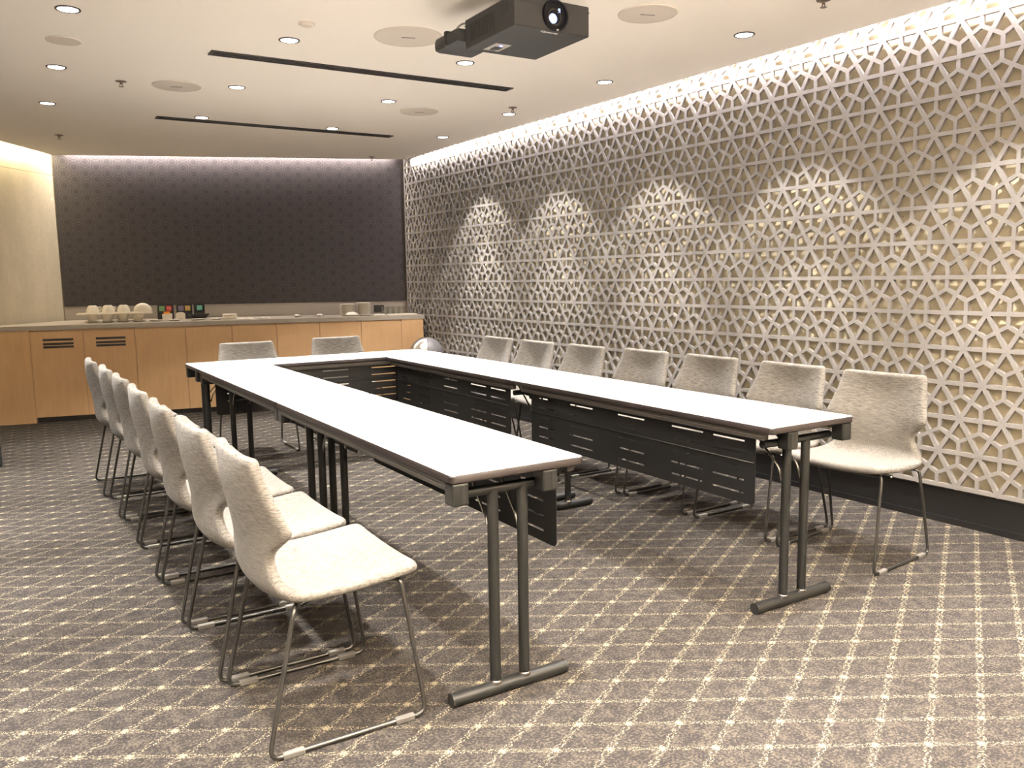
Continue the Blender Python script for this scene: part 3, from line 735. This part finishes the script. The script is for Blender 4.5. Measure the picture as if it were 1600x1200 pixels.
# ------------------------------------------------------------------ domed bin and the black box
bn = thing('waste_bin', 'round waste bin with a domed steel and grey lid behind the far right table corner', 'bin', (2.52, 5.40, 0), -0.42)
part('body', lambda b: lathe(b, [(0.0, 0.0), (0.165, 0.0), (0.168, 0.01), (0.176, 0.53), (0.0, 0.53)], 36), M['greyp'], bn, 'auto')
part('collar', lambda b: lathe(b, [(0.178, 0.515), (0.184, 0.52), (0.184, 0.545), (0.178, 0.55)], 36), M['greyp'], bn, 'auto')
def dome(b, a0, a1, R):
    n, mm_ = 16, 8; g = []
    for j in range(mm_+1):
        th = j/mm_*PI/2; g.append([b.verts.new((R*math.cos(th)*math.cos(a0+(a1-a0)*k/n), R*math.cos(th)*math.sin(a0+(a1-a0)*k/n), 0.54+R*math.sin(th))) for k in range(n+1)])
    for j in range(mm_):
        for k in range(n): b.faces.new((g[j][k], g[j][k+1], g[j+1][k+1], g[j+1][k]))
dm = part('dome_lid', lambda b: dome(b, PI/2, PI*1.5, 0.180), M['steel'], bn, True); dm['label'] = 'polished steel half of the lid'
dm = part('dome_flap', lambda b: dome(b, -PI/2, PI/2, 0.176), M['flap'], bn, True); dm['label'] = 'grey half of the lid'
bx = thing('floor_box', 'low black box on the carpet cut off by the left edge of the photo', 'box', (-1.26, 4.93, 0))
part('body', lambda b: box(b, -0.13, 0.13, -0.10, 0.10, 0.0, 0.245, 0.006), M['black'], bx)
part('lid', lambda b: box(b, -0.134, 0.134, -0.104, 0.104, 0.245, 0.262, 0.004), M['black'], bx)

# ------------------------------------------------------------------ folding tables
TL, TW, TH = 1.7626, 0.4700, 0.735
def make_table(label, px_side=1):
    t = thing('folding_table', label, 'table', group='folding tables set in a U')
    L, Wd = TL/2-0.001, TW/2-0.001
    def rounded(r, n=4):
        pts = []
        for (cx, cy_, a0) in ((L-r, Wd-r, 0), (-L+r, Wd-r, PI/2), (-L+r, -Wd+r, PI), (L-r, -Wd+r, 1.5*PI)):
            for k in range(n+1): pts.append((cx+r*math.cos(a0+k*PI/2/n), cy_+r*math.sin(a0+k*PI/2/n)))
        return pts
    def inset(d): return [(x-math.copysign(d, x), y-math.copysign(d, y)) for x, y in rounded(0.016)]
    part('tabletop', lambda b: prism(b, inset(0.003), TH-0.016, TH), M['white'], t)
    def eb(b):
        o = rounded(0.018); z = [TH-0.026, TH-0.022, TH-0.005, TH-0.0012]; off = [0.004, 0.0, 0.0, 0.003]
        rings = [[b.verts.new((x-math.copysign(f, x), y-math.copysign(f, y), zz)) for x, y in o] for zz, f in zip(z, off)]
        n = len(o)
        for p, q in zip(rings, rings[1:]):
            for k in range(n): b.faces.new((p[k], p[(k+1) % n], q[(k+1) % n], q[k]))
        b.faces.new(rings[0][::-1])
        inn = [b.verts.new((x-math.copysign(0.006, x), y-math.copysign(0.006, y), TH-0.004)) for x, y in o]
        for k in range(n): b.faces.new((rings[-1][k], rings[-1][(k+1) % n], inn[(k+1) % n], inn[k]))
    part('edge_band', eb, M['edge'], t, 'auto')
    for s in (-1, 1):
        part('side_rail', lambda b: (box(b, -L+0.045, L-0.045, s*(Wd-0.022)-0.014, s*(Wd-0.022)+0.014, TH-0.054, TH-0.026, 0.003),
                                     box(b, -L+0.045, L-0.045, s*(Wd-0.007)-0.002, s*(Wd-0.007)+0.002, TH-0.042, TH-0.038)), M['rail'], t)
        for e_ in (-1, 1):
            yb = -(Wd-0.034) if s*px_side < 0 else Wd-0.125
            yb *= px_side
            cbk = part('corner_block', lambda b: box(b, e_*(L-0.032)-0.027, e_*(L-0.032)+0.027, yb-0.027, yb+0.027, TH-0.094, TH-0.026, 0.006), M['legm'], t)
            part('groove', lambda b: box(b, e_*(L-0.005)-0.0012, e_*(L-0.005)+0.0012, yb+0.004, yb+0.013, TH-0.085, TH-0.032), M['black'], cbk)
    for e_ in (-1, 1):
        lx = e_*(L-0.082)
        lg = part('leg_frame', lambda b: tube(b, [(lx, -0.19, TH-0.078), (lx, 0.19, TH-0.078)], 0.015, 12), M['legm'], t, 'auto')
        for yy in (-0.053, 0.053):
            part('leg_tube', lambda b: tube(b, [(lx, yy, 0.036), (lx, yy, TH-0.078)], 0.0175, 14), M['legm'], lg, 'auto')
            part('weld_ring', lambda b: lathe(b, [(0.0176, 0.036), (0.021, 0.038), (0.0195, 0.046), (0.0176, 0.048)], 14, (lx, yy, 0)), M['chrome'], lg, True)
            part('brace_rod', lambda b: tube(b, fillet([(lx-e_*0.02, yy, TH-0.24), (lx-e_*0.035, yy, TH-0.19), (lx-e_*0.17, yy+0.01, TH-0.05), (lx-e_*0.30, yy+0.01, TH-0.032)], 0.03), 0.0045, 6), M['chrome'], lg, True)
        part('foot_bar', lambda b: tube(b, [(lx, -0.206, 0.0215), (lx, 0.206, 0.0215)], 0.0215, 16), M['legm'], lg, 'auto')
        for s in (-1, 1): part('foot_cap', lambda b: tube(b, [(lx, s*0.206, 0.0218), (lx, s*0.2105, 0.0218)], 0.0222, 16), M['black'], lg, 'auto')
    # perforated modesty panel on one long side
    ys = px_side*(Wd-0.035)
    cs = []
    for (c0, c1) in ((-0.720, -0.555), (-0.500, -0.315), (-0.140, 0.045), (0.235, 0.420), (0.560, 0.700)): cs.append((c0, c1))
    rowsz = [0.457, 0.508, 0.558, 0.610, 0.660]; hz = 0.0034
    xs = [-0.775]+[v for c in cs for v in c]+[0.775]; zs = [0.418]+[v for z in rowsz for v in (z-hz, z+hz)]+[TH-0.028]
    def mp(b):
        V = {}
        r = 0.02
        def vert(i, j):
            if (i, j) not in V:
                x = xs[i]; z = zs[j]
                V[i, j] = b.verts.new((x, ys, z))
            return V[i, j]
        fs = []
        for i in range(len(xs)-1):
            for j in range(len(zs)-1):
                if i % 2 == 1 and j % 2 == 1: continue
                if j == 0 and i in (0, len(xs)-2):
                    # rounded lower corner
                    sx = xs[0] if i == 0 else xs[-1]; sg = 1 if i == 0 else -1
                    arc = [b.verts.new((sx+sg*(r-r*math.cos(a)), ys, zs[0]+r-r*math.sin(a))) for a in (0, PI/8, PI/4, 3*PI/8, PI/2)]
                    if i == 0: loop = [vert(0, 1)]+arc+[vert(1, 0), vert(1, 1)]
                    else: loop = [vert(i, 1), vert(i, 0)]+arc[::-1]+[vert(i+1, 1)]
                    fs.append(b.faces.new(loop)); continue
                fs.append(b.faces.new((vert(i, j), vert(i+1, j), vert(i+1, j+1), vert(i, j+1))))
        bmesh.ops.recalc_face_normals(b, faces=b.faces)
        bmesh.ops.solidify(b, geom=list(b.faces), thickness=0.0025)
    mpn = part('modesty_panel', mp, M['panel'], t)
    part('fold_rib', lambda b: tube(b, [(-0.77, ys-px_side*-0.003, 0.583), (0.77, ys-px_side*-0.003, 0.583)], 0.0022, 6), M['black'], mpn, True)
    return t
def put(o, x, y, rz): o.location = (x, y, 0); o.rotation_euler.z = rz
T_INNER_POS = make_table('white folding table nearest the camera on the left side of the U', 1)
# local +x runs along world +y when rz = 90 deg; local +y then points to world -x
put(T_INNER_POS, TW/2, TL/2, -PI/2)            # panel (+y local) faces world +x: inside of the U
def table_copy(label, x, y, rz):
    c = copy_tree(T_INNER_POS); c['label'] = label; put(c, x, y, rz); return c
table_copy('white folding table behind the nearest one on the left side of the U', TW/2, TL*1.5, -PI/2)
table_copy('white folding table closing the far end of the U before the cabinets', TL/2, 2*TL+TW/2, PI)
table_copy('white folding table at the near end of the right side of the U', TL-TW/2, TL/2-0.0175, PI/2)
table_copy('white folding table behind the near one on the right side of the U', TL-TW/2, TL*1.5-0.0175, PI/2)

# ------------------------------------------------------------------ chairs (front is local +x)
def shell_meshes():
    st = [(-0.213, 0.818, 0.196, 0.012, 0.010), (-0.217, 0.802, 0.204, 0.018, 0.009), (-0.221, 0.745, 0.210, 0.040, 0.004), (-0.212, 0.680, 0.226, 0.062, 0.0), (-0.203, 0.640, 0.238, 0.075, -0.006),
          (-0.199, 0.618, 0.238, 0.075, -0.006), (-0.190, 0.570, 0.188, 0.036, 0.0), (-0.186, 0.540, 0.168, 0.022, 0.002), (-0.184, 0.500, 0.184, 0.024, 0.006),
          (-0.184, 0.466, 0.212, 0.030, 0.018), (-0.158, 0.435, 0.236, 0.022, 0.030), (-0.090, 0.428, 0.245, 0.0, 0.031), (0.010, 0.434, 0.246, 0.0, 0.026), (0.110, 0.447, 0.246, 0.0, 0.021),
          (0.192, 0.462, 0.246, 0.0, 0.015), (0.230, 0.469, 0.240, -0.004, 0.012)]
    nv = 8; bm = bmesh.new(); g = []
    for (cx, cz, w, ex, ez) in st:
        row = []
        for k in range(nv+1):
            v = 2*k/nv-1; v = math.copysign(abs(v)**0.9, v); a = abs(v)
            row.append(bm.verts.new((cx+ex*a**2.0, w*v, cz+ez*a**2.2)))
        g.append(row)
    for i in range(len(st)-1):
        for k in range(nv): bm.faces.new((g[i][k], g[i+1][k], g[i+1][k+1], g[i][k+1]))
    bmesh.ops.recalc_face_normals(bm, faces=bm.faces)
    # make normals point to the sitter
    f0 = min(bm.faces, key=lambda f: (f.calc_center_median()-Vector((0.05, 0, 0.44))).length)
    if f0.normal.z < 0: bmesh.ops.reverse_faces(bm, faces=bm.faces)
    me = bpy.data.meshes.new('shell'); bm.to_mesh(me); bm.free()
    o = bpy.data.objects.new('shell', me); COL.objects.link(o)
    sm = o.modifiers.new('s', 'SOLIDIFY'); sm.thickness = 0.037; sm.offset = -1.0; sm.use_even_offset = True
    ss = o.modifiers.new('u', 'SUBSURF'); ss.levels = 2; ss.render_levels = 2
    dg = bpy.context.evaluated_depsgraph_get()
    full = bpy.data.meshes.new_from_object(o.evaluated_get(dg)); bpy.data.objects.remove(o)
    full.update()
    vn = [v.normal.copy() for v in full.vertices]
    out = []
    for want_back, nm, mat in ((True, 'backrest', M['backf']), (False, 'seat', M['seatf'])):
        idx = {}; vs = []; fs = []; ns = []
        for p in full.polygons:
            c = p.center
            back = c.z-0.505 > (c.x+0.18)*0.9
            if back != want_back: continue
            f = []
            for vi in p.vertices:
                if vi not in idx: idx[vi] = len(vs); vs.append(full.vertices[vi].co[:]); ns.append(vn[vi])
                f.append(idx[vi])
            fs.append(f)
        me = bpy.data.meshes.new(nm); me.from_pydata(vs, [], fs); me.materials.append(mat)
        for p in me.polygons: p.use_smooth = True
        me.update(); me.normals_split_custom_set_from_vertices([n[:] for n in ns])
        out.append(me)
    return out
back_me, seat_me = shell_meshes()
def side_bm(b, s):
    y0 = 0.243*s
    pts = [(-0.115, 0.170*s, 0.404), (-0.140, 0.228*s, 0.412), (-0.232, y0, 0.009), (0.234, y0, 0.009), (0.172, 0.228*s, 0.432), (0.150, 0.170*s, 0.417)]
    tube(b, fillet(pts, 0.035, 5), 0.0068, 8)
frame_me = {}
for s in (-1, 1):
    bm = bmesh.new(); side_bm(bm, s); frame_me[s] = mesh('sled_leg', bm, M['rod'], True)
bm = bmesh.new(); box(bm, -0.030, 0.030, -0.0095, 0.0095, 0.0, 0.0185, 0.004); glide_me = mesh('floor_glide', bm, M['glide'])
bm = bmesh.new(); tube(bm, [(0, -0.175, 0), (0, 0.175, 0)], 0.0068, 8); cross_me = mesh('cross_rod', bm, M['rod'], True)
bm = bmesh.new(); tube(bm, fillet([(0.0, 0, 0), (0.0, 0.05, 0), (0.03, 0.055, 0)], 0.02), 0.004, 6); hook_me = mesh('linking_hook', bm, M['chrome'], True)
def make_chair(label, group):
    c = thing('upholstered_chair', label, 'chair', group=group)
    obj('backrest', back_me, c); obj('seat', seat_me, c)
    for s in (-1, 1):
        f = obj('sled_leg', frame_me[s], c)
        for x in (-0.165, 0.165): obj('floor_glide', glide_me, f, (x, 0.243*s, 0.0))
    obj('cross_rod', cross_me, c, (-0.115, 0, 0.404)); obj('cross_rod', cross_me, c, (0.150, 0, 0.417))
    obj('linking_hook', hook_me, c, (0.12, 0.20, 0.425))
    return c
LG = 'grey chairs along the left tables'; RG = 'grey chairs along the lattice wall'; FG = 'grey chairs before the cabinets'
left = [(-0.290, 0.330), (-0.312, 0.862), (-0.325, 1.405), (-0.332, 1.985), (-0.338, 2.56), (-0.352, 3.11), (-0.378, 3.68)]
right = [(2.245, 0.322), (2.238, 0.868), (2.228, 1.437), (2.205, 1.985), (2.135, 2.525), (2.10, 3.08), (2.09, 3.63)]
ordn = ['nearest', 'second', 'third', 'fourth', 'fifth', 'sixth', 'farthest']
proto = make_chair('x', LG); first = True
for i, (x, y) in enumerate(left):
    c = proto if i == 0 else copy_tree(proto)
    c.location = (x, y, 0); c.rotation_euler.z = random.uniform(-0.015, 0.015) if i else 0.0
    c['label'] = 'light grey chair on a wire sled, '+ordn[i]+' in the row left of the tables'; c['group'] = LG
for i, (x, y) in enumerate(right):
    c = copy_tree(proto); c.location = (x, y, 0); c.rotation_euler.z = PI+([0.09, 0.0, 0.01, 0.02, 0.0, 0.02, 0.02][i])
    c['label'] = 'light grey chair on a wire sled, '+ordn[i]+' in the row by the lattice wall'; c['group'] = RG
for i, (x, y) in enumerate(((0.555, 4.300), (1.305, 4.375))):
    c = copy_tree(proto); c.location = (x, y, 0); c.rotation_euler.z = -PI/2
    c['label'] = 'light grey chair behind the far table, '+('left' if i == 0 else 'right')+' of the two before the cabinets'; c['group'] = FG
